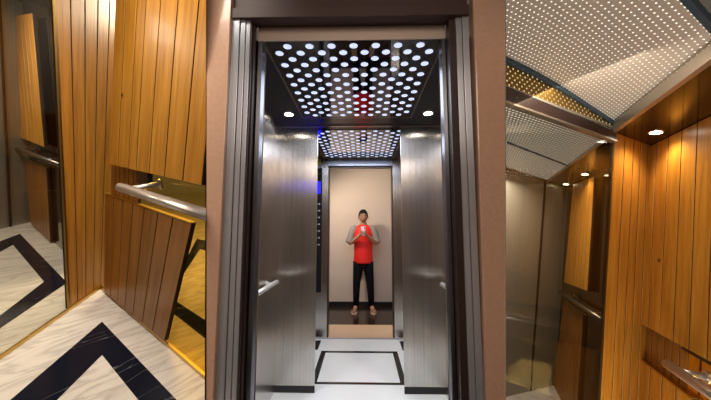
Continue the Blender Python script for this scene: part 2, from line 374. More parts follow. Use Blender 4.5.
g = Geo(); g.box((XL, 2.545, ZC-.012), (XR, 2.556, ZC)); struct('trim_13', g, M['chrome'], label='thin bright ceiling strip where the two light panels meet')
def downlight(x, y, lb, frame='W', z=ZC, mt='down', r=.033, power=5, grp='round ceiling downlights'):
    e = empty('downlight', (x, y, z), frame, lb, 'downlight', grp)
    g = Geo(); g.tube([(x, y, z-.0005), (x, y, z-.006)], [r*1.3, r*1.15], 24); make('bezel', g, M['chrome'], frame, parent=e, smooth=False)
    g = Geo(); g.disc((x, y, z-.0075), r, 24); make('lamp', g, M[mt], frame, parent=e)
    return e
downlight(-.578, 2.285, 'bright round downlight in the dark ceiling over the left steel back panel')
downlight(.522, 2.290, 'bright round downlight in the dark ceiling over the right steel back panel')
for x, y in ((-.578, 2.285), (.522, 2.29)): light('downlight_beam', 'SPOT', 'W', (x, y, ZC-.02), 26, (.95, .96, 1), spot=2.4, soft=.03)
# ---- handrails
def handrail(path, r, posts, frame, lb, mt='chrome', pr=None, grp=None):
    e = empty('handrail', path[0], frame, lb, 'handrail', grp)
    g = Geo(); g.tube(path, r, 20); make('rail_bar', g, M[mt], frame, parent=e, smooth=True)
    for a, b in posts:
        g = Geo(); g.tube([a, b], pr or r*.55, 12); make('bracket', g, M[mt], frame, parent=e, smooth=True)
        d = (Vector(b)-Vector(a)).normalized(); g = Geo(); g.tube([Vector(b)-d*.008, Vector(b)], (pr or r*.55)*1.9, 16); make('wall_plate', g, M[mt], frame, parent=e)
    return e
handrail([(XL+.055, 1.74, .908), (XL+.055, 2.36, .908)], .017, [((XL+.055, 1.85, .908), (XL, 1.85, .908)), ((XL+.055, 2.28, .908), (XL, 2.28, .908))], 'W', 'straight steel handrail on the left side wall of the middle lift', mt='satin_light')
handrail([(XR-.055, 1.74, .895), (XR-.055, 2.36, .895)], .017, [((XR-.055, 1.85, .895), (XR, 1.85, .895)), ((XR-.055, 2.28, .895), (XR, 2.28, .895))], 'W', 'straight steel handrail on the right side wall of the middle lift', mt='satin_light')
# ---- far front wall of the car with the doorway
DX0, DX1 = -.432, .392
struct('wall_far_left', prism([(-.80, YD), (DX0, YD), (DX0, YD+.04), (-.80, YD+.04)], 0, ZC), M['steel'], label='narrow steel panel left of the far doorway')
struct('wall_far_right', prism([(DX1, YD), (.76, YD), (.76, YD+.04), (DX1, YD+.04)], 0, ZC), M['steel'], label='narrow steel panel right of the far doorway')
g = Geo(); g.box((DX0, YD, 2.135), (DX1, YD+.04, ZC)); struct('wall_far_lintel', g, M['steel_frame'], label='steel lintel over the far doorway')
g = Geo(); g.box((DX0, YD+.04, 0), (DX0+.012, YD+.14, 2.135)); g.box((DX1-.012, YD+.04, 0), (DX1, YD+.14, 2.135)); g.box((DX0, YD+.04, 2.118), (DX1, YD+.14, 2.135))
struct('trim_32', g, M['brown'], label='dark brown slot around the far doorway')
g = Geo(); g.box((DX0-.2, YD, -.02), (DX1+.2, YD+.03, .004)); struct('trim_14', g, M['steel_frame'], label='thin metal door sill of the far doorway')
# operating panel
e = empty('lift_button_panel', (-.549, YD, 1.0), 'W', 'tall narrow lift button panel with a blue display beside the far doorway', 'control panel')
g = Geo(); g.box((-.592, YD-.006, .55), (-.507, YD-.001, 2.10)); make('face_plate', g, M['black_side'], parent=e, bevel=.002)
g = Geo(); g.box((-.588, YD-.010, 1.775), (-.528, YD-.006, 1.925)); make('display', g, M['blue'], parent=e)
g = Geo(); g.tube([(-.543, YD-.006, 2.03), (-.543, YD-.012, 2.03)], .013, 16); make('camera_eye', g, M['black'], parent=e)
for k in range(7):
    for dx in (0, .032):
        z = 1.64-k*.085; g = Geo(); g.tube([(-.572+dx, YD-.006, z), (-.572+dx, YD-.011, z)], .0095, 16); make('button', g, M['white_print'], parent=e)
g = Geo(); g.box((-.589, YD-.0035, 2.155), (-.53, YD, 2.222)); make('warning_sticker', g, M['yellow'], label='small yellow sticker high beside the far doorway', cat='sticker')
# the same panel's display on the near return lights the steel blue
e = empty('lift_display', (-.60, 1.56, 1.77), 'W', 'blue floor display on the inner face of the near return panel', 'display')
g = Geo(); a = Vector((-.56, 1.515, 0)); b = Vector((-.64, 1.595, 0)); 
g.hexa([(-.565, 1.512, 1.78), (-.645, 1.592, 1.78), (-.640, 1.597, 1.78), (-.560, 1.517, 1.78)], [(-.565, 1.512, 1.91), (-.645, 1.592, 1.91), (-.640, 1.597, 1.91), (-.560, 1.517, 1.91)])
make('screen', g, M['blue'], parent=e)
# ---- hall beyond the doorway
g = Geo(); flat(g, [(-1.4, YD+.03), (1.3, YD+.03), (1.3, 4.34), (-1.4, 4.34)], 0, .03); struct('floor', g, M['granite_sill'], label='peach granite threshold strip in front of the person')
g = Geo(); flat(g, [(-1.29, 4.34), (1.24, 4.34), (1.24, 5.45), (-1.29, 5.45)], 0, .03); struct('floor', g, M['hall_floor'], label='dark glossy hall floor the person stands on')
g = Geo(); g.box((-1.29, 5.39, 0), (1.24, 5.45, 3.0)); struct('wall_back', g, M['cream'], label='plain cream hall wall behind the person')
g = Geo(); g.box((-1.25, 5.365, 0), (1.2, 5.39, .075)); struct('baseboard_back', g, M['skirting'], label='black skirting board along the cream wall behind the person')
for s_, x, lb in ((-1, -1.25, 'side wall of the hall beyond the far doorway, left'), (1, 1.2, 'side wall of the hall beyond the far doorway, right')):
    g = Geo(); g.box((x, YD+.5, 0), (x+.04*s_, 5.45, 3.0)); struct('wall_hall', g, M['cream'], label=lb)
# ---- unseen partitions added between the cars to stop light leaks
for fr, sg, lb in (('L', -1, 'added light-blocking partition between the left and middle lifts'), ('R', 1, 'added light-blocking partition between the middle and right lifts')):
    co, no = PART[fr]; th = .012
    def on(y, z): return Vector((co.x-(no.y*(y-co.y)+no.z*(z-co.z))/no.x, y, z))
    ring = [on(1.34, .05), on(5.3, .05), on(5.3, 3.4), on(1.34, 3.2)]
    g = Geo(); g.hexa([p-no*(th+.02) for p in ring], [p-no*.02 for p in ring])
    struct('wall_light_block', g, M['partition'], label=lb)
# ---- hall on the camera's side
g = Geo(); flat(g, [(-.62, -1.0), (.57, -1.0), (.57, 1.27), (-.62, 1.27)], 0, .03); struct('floor', g, M['hall_floor'], label='dark hall floor before the middle lift')
g = Geo(); flat(g, [(-.76, 1.27), (.70, 1.27), (.70, 1.41), (-.76, 1.41)], 0, .03); struct('floor', g, M['granite_sill'], label='granite threshold under the near jambs')
g = Geo(); g.box((-2.6, -1.06, 0), (2.6, -1.0, 3.0)); struct('wall_hall', g, M['cream'], label='cream hall wall facing the middle lift')

# ================================================================== PERSON
def person(px, py):
    def P(x, y, z): return Vector((px+x, py+y, z))
    # body: one skinned surface
    J = {}; V = []; R = []; E = []
    def j(n, x, y, z, r, par=None):
        J[n] = len(V); V.append(P(x, y, z)); R.append(r if isinstance(r, tuple) else (r, r))
        if par is not None: E.append((J[par], J[n]))
    j('pel', 0, 0, .86, (.125, .095)); j('waist', 0, 0, 1.00, (.115, .085), 'pel'); j('chest', 0, .005, 1.20, (.135, .095), 'waist')
    j('nb', 0, 0, 1.36, (.075, .065), 'chest'); j('neck', 0, -.005, 1.41, .047, 'nb'); j('hd0', 0, -.02, 1.465, .06, 'neck')
    for s in (-1, 1):
        k = str(s); fx = -.148 if s < 0 else .158
        j('sh'+k, s*.150, .0, 1.335, .052, 'nb'); j('el'+k, s*.232+ .005, -.04, 1.085, .040, 'sh'+k)
        j('fa'+k, s*.130, -.15, 1.165, .034, 'el'+k); j('wr'+k, s*.052, -.215, 1.235, .024, 'fa'+k); j('pa'+k, s*.036, -.235, 1.262, .026, 'wr'+k)
        j('hip'+k, s*.080, 0, .78, .085, 'pel'); j('kn'+k, s*.110, -.01, .45, .056, 'hip'+k); j('an'+k, fx*.82, .01, .09, .038, 'kn'+k); j('ft'+k, fx, -.10, .035, .030, 'an'+k); j('to'+k, fx*1.08, -.165, .024, .022, 'ft'+k)
    me = bpy.data.meshes.new('tmp'); me.from_pydata(V, E, []); ob = bpy.data.objects.new('tmp', me); COL.objects.link(ob)
    md = ob.modifiers.new('s', 'SKIN'); 
    for i, r in enumerate(R): me.skin_vertices[0].data[i].radius = r; me.skin_vertices[0].data[i].use_root = (i == 0)
    md2 = ob.modifiers.new('u', 'SUBSURF'); md2.levels = 2; md2.render_levels = 2
    dg = bpy.context.evaluated_depsgraph_get(); ev = bpy.data.meshes.new_from_object(ob.evaluated_get(dg))
    g = Geo()
    for f in ev.polygons: g.face([ev.vertices[i].co for i in f.vertices])
    bpy.data.objects.remove(ob)
    # head, bowed a little towards the phone
    HC = P(0, -.035, 1.535); tilt = Matrix.Rotation(math.radians(-14), 4, 'X').inverted()
    def H(x, y, z): return HC+tilt @ Vector((x, y, z))
    def blob(c, rx, ry, rz, m, nu=20, nv=14, shape=None):
        pts = [[None]*nu for _ in range(nv+1)]
        for a in range(nv+1):
            t = PI*a/nv
            for b in range(nu):
                p = 2*PI*b/nu; d = Vector((math.sin(t)*math.cos(p), math.sin(t)*math.sin(p), math.cos(t)))
                v = Vector((d.x*rx, d.y*ry, d.z*rz))
                if shape: v = shape(v, d)
                pts[a][b] = H(c[0]+v.x, c[1]+v.y, c[2]+v.z)
        for a in range(nv):
            for b in range(nu): g2 = [pts[a][b], pts[a][(b+1) % nu], pts[a+1][(b+1) % nu], pts[a+1][b]]; G.face(g2, m=m)
    G = g
    def skull(v, d):
        if d.z < 0: v.x *= 1-.30*(-d.z)**1.3; v.y *= 1-.12*(-d.z)
        if d.y < -.5 and -.15 < d.z < .3: v.y += .006      # eye sockets
        return v
    blob((0, 0, 0), .076, .092, .112, 0, 28, 20, skull)
    def nose(v, d):
        v.y *= 1.0+(-.4*d.z); return v
    blob((0, -.090, -.018), .012, .018, .026, 0, 12, 10, nose)
    for s in (-1, 1):
        blob((s*.077, .005, -.01), .010, .018, .030, 0, 10, 8)
        blob((s*.030, -.080, .010), .013, .008, .007, 1, 10, 8)
        blob((s*.030, -.0875, .010), .005, .003, .005, 2, 8, 6)
        blob((s*.031, -.086, .032), .019, .006, .004, 2, 10, 6)
    blob((0, -.083, -.056), .022, .008, .007, 3, 12, 8)
    # five fingers on each hand, curled round the phone
    for s in (-1, 1):
        for i, (dz, ln) in enumerate(((.030, .9), (.014, 1.0), (-.002, .95), (-.017, .78))):
            a = P(s*.044, -.238, 1.262+dz); b = P(s*.047, -.268, 1.266+dz*1.05); c = P(s*(.047-.026*ln), -.281, 1.268+dz*1.1); d = P(s*(.047-.042*ln), -.277, 1.267+dz*1.1)
            g.tube([P(s*.036, -.225, 1.258+dz*.8), a, b, c, d], [.0095, .009, .0085, .008, .006], 8)
        g.tube([P(s*.034, -.222, 1.245), P(s*.030, -.236, 1.272), P(s*.024, -.240, 1.300), P(s*.018, -.243, 1.318)], [.012, .0105, .0095, .007], 8)
    body = make('person', g, [M['skin'], M['eye'], M['hair'], M['lip']], label='person in a red shirt and black trousers against the cream wall, holding up a phone', cat='person', smooth=True)
    # hair: cap over the crown, short sides
    G = Geo()
    def hairshape(v, d):
        if d.z < -.1: v.x *= .9; v.y *= .9
        v.x *= 1+.02*math.sin(d.y*25); v.z += .006*math.sin(d.x*30+d.y*20)
        return v
    def cap():
        nu, nv = 28, 12; pts = []
        for a in range(nv+1):
            row = []
            for b in range(nu):
                p = 2*PI*b/nu; back = (math.sin(p)+1)/2
                tmax = PI*(.31+.26*back+(.10 if abs(math.cos(p)) > .8 else 0)+.012*math.sin(p*9)); t = tmax*a/nv
                d = Vector((math.sin(t)*math.cos(p), math.sin(t)*math.sin(p), math.cos(t))); v = Vector((d.x*.082, d.y*.100, d.z*.120)); v = hairshape(v, d); row.append(H(v.x, v.y, v.z+.002))
            pts.append(row)
        for a in range(nv):
            for b in range(nu): G.face([pts[a][b], pts[a][(b+1) % nu], pts[a+1][(b+1) % nu], pts[a+1][b]])
        G.face([lerp(p, HC, .2) for p in pts[-1]])
    cap(); make('hair', G, M['hair'], parent=body, smooth=True)
    # shirt: red trunk, grey raglan sleeves
    G = Geo()
    G.loft([(px, py, .775, .158, .115), (px, py, .80, .162, .118), (px, py, .95, .150, .108), (px, py, 1.10, .156, .112), (px, py+.005, 1.25, .172, .118), (px, py+.005, 1.33, .165, .105), (px, py, 1.375, .115, .085), (px, py-.003, 1.405, .062, .058)], 28, cap=True)
    ts = make('shirt', G, M['red'], parent=body, smooth=True)
    for s in (-1, 1):
        G = Geo(); G.tube([P(s*.105, 0, 1.362), P(s*.150, 0, 1.335), P(s*.190, -.015, 1.24), P(s*.225, -.032, 1.125), P(s*.233, -.038, 1.10)], [.050, .066, .060, .056, .056], 18)
        make('sleeve', G, M['grey_cloth'], parent=ts, smooth=True, label='grey sleeve')
    G = Geo()
    G.loft([(px, py, .93, .128, .10), (px, py, .86, .140, .108), (px, py, .78, .150, .112), (px, py, .74, .148, .108)], 24)
    for s in (-1, 1):
        fx = (-.148 if s < 0 else .158)*.82
        G.tube([P(s*.076, 0, .80), P(s*.082, 0, .70), P(s*.100, -.004, .55), P(s*.110, -.01, .45), P((s*.11+fx)/2, 0, .28), P(fx, .008, .085)], [.092, .086, .070, .060, .053, .045], 18)
    make('trousers', G, M['trousers'], parent=body, smooth=True)
    for s in (-1, 1):
        fx = (-.148 if s < 0 else .158); cx = px+fx*1.0
        G = Geo()
        out = [(-.036, .045), (-.040, -.02), (-.046, -.10), (-.040, -.165), (-.015, -.195), (.020, -.192), (.042, -.155), (.044, -.09), (.036, -.02), (.034, .045), (0, .062)]
        G.hexa([(cx+a, py+b, .001) for a, b in out], [(cx+a, py+b, .016) for a, b in out])
        G.tube([(cx-.044, py-.10, .012), (cx-.034, py-.105, .052), (cx, py-.11, .068), (cx+.034, py-.105, .052), (cx+.044, py-.10, .012)], [(.020, .004)]*5, 10)
        make('sandal', G, M['sandal'], parent=body, smooth=False)
    e = empty('smartphone', (px, py-.262, 1.225), 'W', 'pale pink smartphone held up in both hands by the person in red', 'phone')
    G = Geo(); G.box((px-.033, py-.262, 1.225), (px+.033, py-.254, 1.375)); make('phone_body', G, M['phone'], parent=e, bevel=.003)
    for dz in (0, .022):
        G = Geo(); G.tube([(px+.020, py-.262, 1.358-dz), (px+.020, py-.265, 1.358-dz)], .0075, 14); make('camera_lens', G, M['lens'], parent=e)
person(.02, 5.02)

# ================================================================== LEFT CAR
OL = (.093, -.069)
nA = (.709, .706, 0); sA = 1
# wall A faces the inside of the car (towards +x/-y)
nAin = Vector((.709, .706, 0)); 
if (Vector((2.9131, -.9045, 1.2423))-Vector((.093, -.069, 0))).dot(nAin) < 0: nAin = -nAin
nBin = Vector((0, -1, 0))
nWin = Vector((.784, .621, 0))
lw = 'L'
g = Geo(); flat(g, [(-2.6, .02), (-2.6, -1.9), (.6, -1.9), (1.5, -1.2), (2.5, -.8), (2.5, -.062), (OL[0], OL[1])], 0, .03)
struct('floor', g, M['marble'], lw, label='white veined marble floor of the left lift')
g = Geo(); flat(g, [(OL[0], OL[1]), (2.5, -.062), (2.5, 3.6), (-4, 3.6), (-4, .25)], 0, .03)
struct('floor', g, M['marble_centre'], lw, label='marble floor seen in the gold mirror of the left lift')
def inlay(name, polys, m, lb, frame='L'):
    g = Geo()
    for p in polys: flat(g, p, .0035, .0035)
    return struct(name, g, m, frame, label=lb)
inlay('trim_15', [[(.640, -.232), (1.076, -.686), (1.412, -1.04), (1.53, -.90), (1.214, -.566), (1.002, -.340)], [(.640, -.232), (1.002, -.340), (1.470, -.344), (1.958, -.345), (2.4, -.345), (2.4, -.236), (1.597, -.234)]], M['black_marble'], 'black marble floor band making a corner before the wood panels')
inlay('trim_16', [[(-.142, -.220), (-1.810, -.216), (-1.411, -.324), (-.261, -.326)], [(-1.810, -.216), (-1.319, -.595), (-1.05, -.79), (-.75, -.76), (-.889, -.631), (-1.411, -.324)], [(-.142, -.220), (-.261, -.326), (.167, -.604), (.40, -.76), (.62, -.85), (.488, -.749)]], M['black_marble'], 'black marble floor band seen in the mirror of the left lift')
inlay('trim_17', [[(.715, .081), (-.682, 1.117), (-.317, .952), (.652, .142)], [(-.682, 1.117), (-.476, 1.193), (-.152, .998), (-.317, .952)], [(.437, .202), (1.147, .217), (1.332, .106), (.629, .118)]], M['black_marble'], 'black marble floor band seen in the gold mirror')
# walls and brass floor strips
g = vwall((.093, -.069), (.88, -.868), .0, .022, .012, 1); struct('baseboard_left', g, M['brass'], lw, label='polished brass strip along the foot of the dark mirror')
g = vwall((.093, -.085), (2.4, -.078), .0, .022, .014, 1); struct('baseboard_right', g, M['brass'], lw, label='polished brass strip under the wood panel and gold mirror')
# pillar of planks on wall A
c = [(.345, -.322, .012), (.045, -.021, .0), (-.105, .130, 2.62), (.402, -.379, 2.60)]
make('wooden_wall_pillar', boards(c, 5, .02, nAin, seed=1), [M['wood'], M['groove']], lw, label='narrow floor to ceiling honey wood panel left of the corner in the left lift', cat='wood panel', group='wood panels of the left lift')
g = Geo(); d = Vector((.40, -.377, 0))
g.hexa([(.345, -.322, .02), (.356, -.333, .02), (.358, -.325, .02), (.348, -.315, .02)], [(.402, -.379, 2.6), (.413, -.390, 2.6), (.415, -.382, 2.6), (.405, -.372, 2.6)])
struct('trim_18', g, M['dark_brass'], lw, label='thin metal edge between dark mirror and wood in the left lift')
# lower, upper and recessed panels on wall B
c = [(.232, -.098, .02), (1.158, -.093, .035), (1.406, -.091, .807), (.259, -.098, .777)]
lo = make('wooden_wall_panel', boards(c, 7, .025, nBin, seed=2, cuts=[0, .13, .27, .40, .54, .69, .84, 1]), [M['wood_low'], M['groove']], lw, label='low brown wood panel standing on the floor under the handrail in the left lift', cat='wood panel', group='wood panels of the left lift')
g = Geo(); tl, tr = Vector((.259, -.100, .777)), Vector((1.406, -.093, .807))
g.hexa([tl, tr, tr+Vector((0, .028, 0)), tl+Vector((0, .028, 0))], [tl+Vector((0, 0, .008)), tr+Vector((0, 0, .008)), tr+Vector((0, .028, .008)), tl+Vector((0, .028, .008))])
make('top_edge', g, M['brass'], lw, parent=lo, label='lit top edge, put in as a brass strip')  # brass colour stands in for light caught on the panel top
c = [(.427, -.127, 1.009), (1.535, -.121, 1.029), (1.70, -.120, 2.6), (.60, -.126, 2.6)]
up = make('wooden_wall_panel', boards(c, 7, .03, nBin, seed=3, cuts=[0, .13, .27, .37, .52, .68, .85, 1]), [M['wood'], M['groove']], lw, label='large honey wood panel hung above the handrail, at the right of the left picture', cat='wood panel', group='wood panels of the left lift')
g = Geo(); g.tube([(.64, -.128, 1.456), (.64, -.1315, 1.456)], [.011, .008], 10); make('knot', g, M['knot'], lw, parent=up, label='small dark knot')
c = [(.26, -.071, .02), (.70, -.068, .02), (.735, -.068, 1.3), (.30, -.071, 1.3)]
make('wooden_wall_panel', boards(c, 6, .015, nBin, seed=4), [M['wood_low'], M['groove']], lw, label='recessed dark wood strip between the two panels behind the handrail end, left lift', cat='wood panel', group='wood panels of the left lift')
g = slab([(.689, -.065, .0), (2.4, -.055, .0), (2.4, -.055, 1.35), (.725, -.065, 1.35)], nBin, .006)
make('mirror', g, M['pane_gold'], lw, label='gold tinted mirror behind the wood panels at the right of the left lift', cat='mirror')
g = slab([(.345, -.326, .022), (.90, -.885, .022), (1.5, -1.485, 2.8), (.405, -.385, 2.8)], nAin, .006)
make('mirror', g, M['pane_dark'], lw, label='dark tinted mirror at the far left showing the opposite wall', cat='mirror')
handrail([(.905, -.225, .926), (1.9, -.219, .943), (2.3, -.218, .95)], .025, [((1.02, -.225, .93), (1.02, -.07, .96)), ((2.0, -.22, .945), (2.0, -.07, .96))], lw, 'thick round steel handrail in front of the gap between panels, left lift', mt='satin', pr=.016)
g = Geo(); g.box((.775, -.10, .93), (.922, -.068, 1.02)); make('black_switch_box', g, M['black'], lw, label='small black box behind the end of the handrail in the left lift', cat='box', bevel=.004)
# seen in the dark mirror
c = [(-2.140, -.075, .02), (-1.291, -.084, .02), (-1.364, -.084, .778), (-2.438, -.072, .764)]
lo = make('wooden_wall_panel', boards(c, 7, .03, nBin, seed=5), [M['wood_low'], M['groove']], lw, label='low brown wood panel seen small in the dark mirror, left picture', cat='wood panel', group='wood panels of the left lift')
g = Geo(); tl, tr = Vector((-2.438, -.074, .764)), Vector((-1.364, -.086, .778))
g.hexa([tl, tr, tr+Vector((0, .03, 0)), tl+Vector((0, .03, 0))], [tl+Vector((0, 0, .008)), tr+Vector((0, 0, .008)), tr+Vector((0, .03, .008)), tl+Vector((0, .03, .008))])
make('top_edge', g, M['brass'], lw, parent=lo, label='lit top edge, put in as a brass strip')
c = [(-2.402, -.103, 1.025), (-1.250, -.115, .995), (-1.545, -.112, 2.26), (-2.80, -.099, 2.40)]
make('wooden_wall_panel', boards(c, 7, .03, nBin, seed=6), [M['wood'], M['groove']], lw, label='tall hung wood panel seen in the dark mirror at the top left', cat='wood panel', group='wood panels of the left lift')
handrail([(-2.42, -.142, .900), (-.30, -.165, .896)], .020, [((-2.2, -.143, .9), (-2.2, -.06, .9)), ((-1.0, -.155, .9), (-1.0, -.06, .9))], lw, 'dark steel handrail seen in the dark mirror of the left lift', mt='satin_dark')
g = vwall((-2.336, -.043), (-.40, -.056), 0, 3.0, .02, 1); struct('wall_mirrored', g, M['bronze_mirror'], lw, label='bronze mirror wall behind the reflected wood panels, left lift')
g = vwall((-2.183, -.236), (-2.336, -.043), 0, 3.1, .02, 1); struct('wall_doorpost', g, M['steel_warm'], lw, label='steel door post seen in the dark mirror, left lift')
g = vwall((-1.5, -1.10), (-2.190, -.228), 0, 3.1, .02, 1); struct('door_1', g, M['steel_warm'], lw, label='steel lift door leaf at the far left edge')
g = Geo(); flat(g, [(-3.0, -.05), (-.2, -.05), (.10, -1.6), (-2.0, -1.6)], 2.52, -.02); struct('ceiling', g, M['dark_olive'], lw, label='dark ceiling corner seen in the mirror of the left lift')
g = Geo(); g.hexa([(-2.9, -.36, 2.50), (-.3, -.36, 2.50), (-.3, -.39, 2.50), (-2.9, -.39, 2.50)], [(-2.9, -.36, 2.52), (-.3, -.36, 2.52), (-.3, -.39, 2.52), (-2.9, -.39, 2.52)]); struct('trim_19', g, M['grey_trim'], lw, label='pale ceiling edge strip at the top left')
downlight(-1.68, -.20, 'small bright downlight seen in the dark mirror at the top left', 'L', 2.50, 'down_side', .04, grp=None)
g = vwall((2.4, 3.5), (-3.9, 3.5), 0, 2.2, .02, -1); struct('wall_mirrored', g, M['dark_olive'], lw, label='dark wall seen far inside the gold mirror')

g = vwall((-2.165, -.222), (-2.150, -.241), .01, 2.9, .010, -1); struct('trim_33', g, M['groove'], lw, label='dark joint between steel door and post seen in the dark mirror, left lift')

# ================================================================== RIGHT CAR
rw = 'R'
HR = 3.106
nAr = Vector((.702, .712, 0)); 
if (Vector((3.2773, -1.3517, 0))).dot(nAr) < 0: nAr = -nAr
g = Geo(); flat(g, [(-2.9, .0), (0, 0), (1.9, .0), (1.9, -1.6), (.2, -1.9), (-.5, -1.9), (-2.47, -.043)], 0, .03); struct('floor', g, M['marble'], rw, label='white marble floor at the foot of the steel doors, right lift')
c = [(.41, -.405, .01), (-.02, .02, .01), (.004, -.004, HR), (.427, -.421, HR)]
make('wooden_wall_pillar', boards(c, 5, .03, nAr, seed=11, cuts=[0, .235, .45, .63, .82, 1]), [M['wood'], M['groove']], rw, label='narrow floor to ceiling honey wood panel beside the dark mirror in the right lift', cat='wood panel', group='wood panels of the right lift')
c = [(.0, -.060, 1.627), (1.30, -.060, 1.630), (1.30, -.060, HR-.005), (.0, -.060, HR-.005)]
up = make('wooden_wall_panel', boards(c, 8, .045, nBin, seed=12), [M['wood'], M['groove']], rw, label='large honey wood panel above the handrail in the right picture', cat='wood panel', group='wood panels of the right lift')
g = Geo(); g.tube([(.279, -.061, 2.159), (.279, -.066, 2.159)], [.015, .011], 10); make('knot', g, M['knot'], rw, parent=up, label='small dark knot')
c = [(.0, -.035, .03), (.62, -.035, .03), (.645, -.035, 1.335), (.0, -.035, 1.335)]
lo = make('wooden_wall_panel', boards(c, 4, .03, nBin, seed=13), [M['wood'], M['groove']], rw, label='low wood panel under the handrail at the bottom of the right picture', cat='wood panel', group='wood panels of the right lift')
g = Geo(); g.box((.0, -.040, 1.335), (.645, -.006, 1.345)); make('top_edge', g, M['brass'], rw, parent=lo, label='lit top edge, put in as a brass strip')
c = [(.0, -.003, 1.2), (.545, -.003, 1.2), (.52, -.003, 1.75), (.0, -.003, 1.75)]
make('wooden_wall_panel', boards(c, 6, .02, nBin, seed=14), [M['wood_low'], M['groove']], rw, label='recessed dark wood strip behind the handrail end, right lift', cat='wood panel', group='wood panels of the right lift')
g = Geo(); g.box((.54, -.004, 0), (1.8, .012, 1.72)); make('mirror', g, M['gold_mirror'], rw, label='gold mirror strip behind the handrail in the right lift', cat='mirror')
g = Geo(); g.box((.52, -.03, 1.595), (1.6, -.004, 1.645)); struct('trim_20', g, M['black'], rw, label='black edge under the large wood panel, right lift')
handrail([(.607, -.140, 1.502), (1.006, -.140, 1.504), (1.5, -.140, 1.506)], .028, [((.71, -.14, 1.503), (.71, -.004, 1.503)), ((1.4, -.14, 1.506), (1.4, -.004, 1.506))], rw, 'round steel handrail at the lower right edge of the right picture', mt='satin', pr=.020)
# soffit, trim, vault
g = Geo(); flat(g, [(.412, -.430), (.0, .0), (1.9, .0), (1.9, -.440), (1.5, -.436)], HR, -.03); struct('ceiling', g, M['soffit'], rw, label='dark glossy lowered ceiling strip over the wood panels, right lift')
downlight(.432, -.180, 'bright round downlight over the corner of wood panels, right lift', 'R', HR, 'down', .036, grp=None)
g = Geo(); g.box((.40, -.455, HR-.012), (1.95, -.425, HR+.06)); struct('trim_21', g, M['grey_trim'], rw, label='champagne metal trim between perforated ceiling and wood, right lift')
arc = [(.363, -.358, 3.165), (.575, -.567, 3.210), (.766, -.756, 3.250), (.942, -.929, 3.284), (1.122, -1.107, 3.306), (1.284, -1.266, 3.312), (1.464, -1.444, 3.305), (1.644, -1.622, 3.285), (1.85, -1.83, 3.25)]
g = Geo(); s_ = 0; XE = 1.10
for a, b in zip(arc, arc[1:]):
    dl = (Vector(b)-Vector(a)).length
    ya, yb = a[1], b[1]
    g.face([a, b, (b[0]+XE, yb, b[2]), (a[0]+XE, ya, a[2])], [(a[0], s_), (b[0], s_+abs(yb-ya)), (b[0]+XE, s_+abs(yb-ya)), (a[0]+XE, s_)]); s_ += abs(yb-ya)
struct('ceiling', g, M['perf'], rw, label='vaulted pale metal ceiling pierced by tiny lit holes')
def arc_strip(off, zt, zb, dx, mt, nm, lb, sh=(0, 0)):
    g = Geo()
    for a, b in zip(arc, arc[1:]):
        a = Vector(a)+Vector((off+sh[0], sh[1], 0)); b = Vector(b)+Vector((off+sh[0], sh[1], 0))
        g.hexa([a+Vector((0, 0, zb)), b+Vector((0, 0, zb)), b+Vector((dx, 0, zb)), a+Vector((dx, 0, zb))], [a+Vector((0, 0, zt)), b+Vector((0, 0, zt)), b+Vector((dx, 0, zt)), a+Vector((dx, 0, zt))])
    return struct(nm, g, mt, rw, label=lb)
arc_strip(0, .0, -.03, .03, M['blue_trim'], 'trim_22', 'blue grey curved strip ending the perforated vault above the mirror')
arc_strip(XE, .0, -.035, .035, M['blue_trim'], 'trim_23', 'blue grey strip at the near end of the perforated vault')
g = Geo()
for a, b in zip(arc, arc[1:]):
    a, b = Vector(a), Vector(b); k = Vector((-.012, -.012, 0))
    g.face([(a.x, a.y, 3.11), (b.x, b.y, 3.11), (b.x, b.y, b.z-.02), (a.x, a.y, a.z-.02)], [(a.x*1.4, 0), (b.x*1.4, 0), (b.x*1.4, b.z-3.13), (a.x*1.4, a.z-3.13)])
struct('wall_gable', g, M['gold_dots'], rw, label='narrow gold filler with painted reflected dots between vault and dark beam')
def awall(x0, x1, z0, z1, th, off=0, zz0=None, zz1=None):
    a, b = Vector((x0, -x0*.986, 0)), Vector((x1, -x1*.986, 0)); k = nAr*off; q = nAr*th; g = Geo()
    zz0 = z0 if zz0 is None else zz0; zz1 = z1 if zz1 is None else zz1
    g.hexa([a+k+Vector((0, 0, z0)), b+k+Vector((0, 0, zz0)), b+k+q+Vector((0, 0, zz0)), a+k+q+Vector((0, 0, z0))], [a+k+Vector((0, 0, z1)), b+k+Vector((0, 0, zz1)), b+k+q+Vector((0, 0, zz1)), a+k+q+Vector((0, 0, z1))])
    return g
struct('trim_24', awall(.44, 1.9, 3.035, 3.10, .04, -.02, 3.035, 3.15), M['brown'], rw, label='dark beam across the top of the mirror, right lift')
struct('trim_25', awall(.44, 1.9, 3.022, 3.035, .05, -.02), M['grey_trim'], rw, label='thin bright edge under the dark beam, right lift')
make('mirror', awall(.45, 1.9, 0, 3.022, .006), M['pane_dark'], rw, label='large dark tinted mirror with steel doors reflected in it, right picture', cat='mirror')
struct('trim_26', awall(.434, .442, 0, 3.05, .008), M['dark_brass'], rw, label='dull brass edge between mirror and wood, right lift')
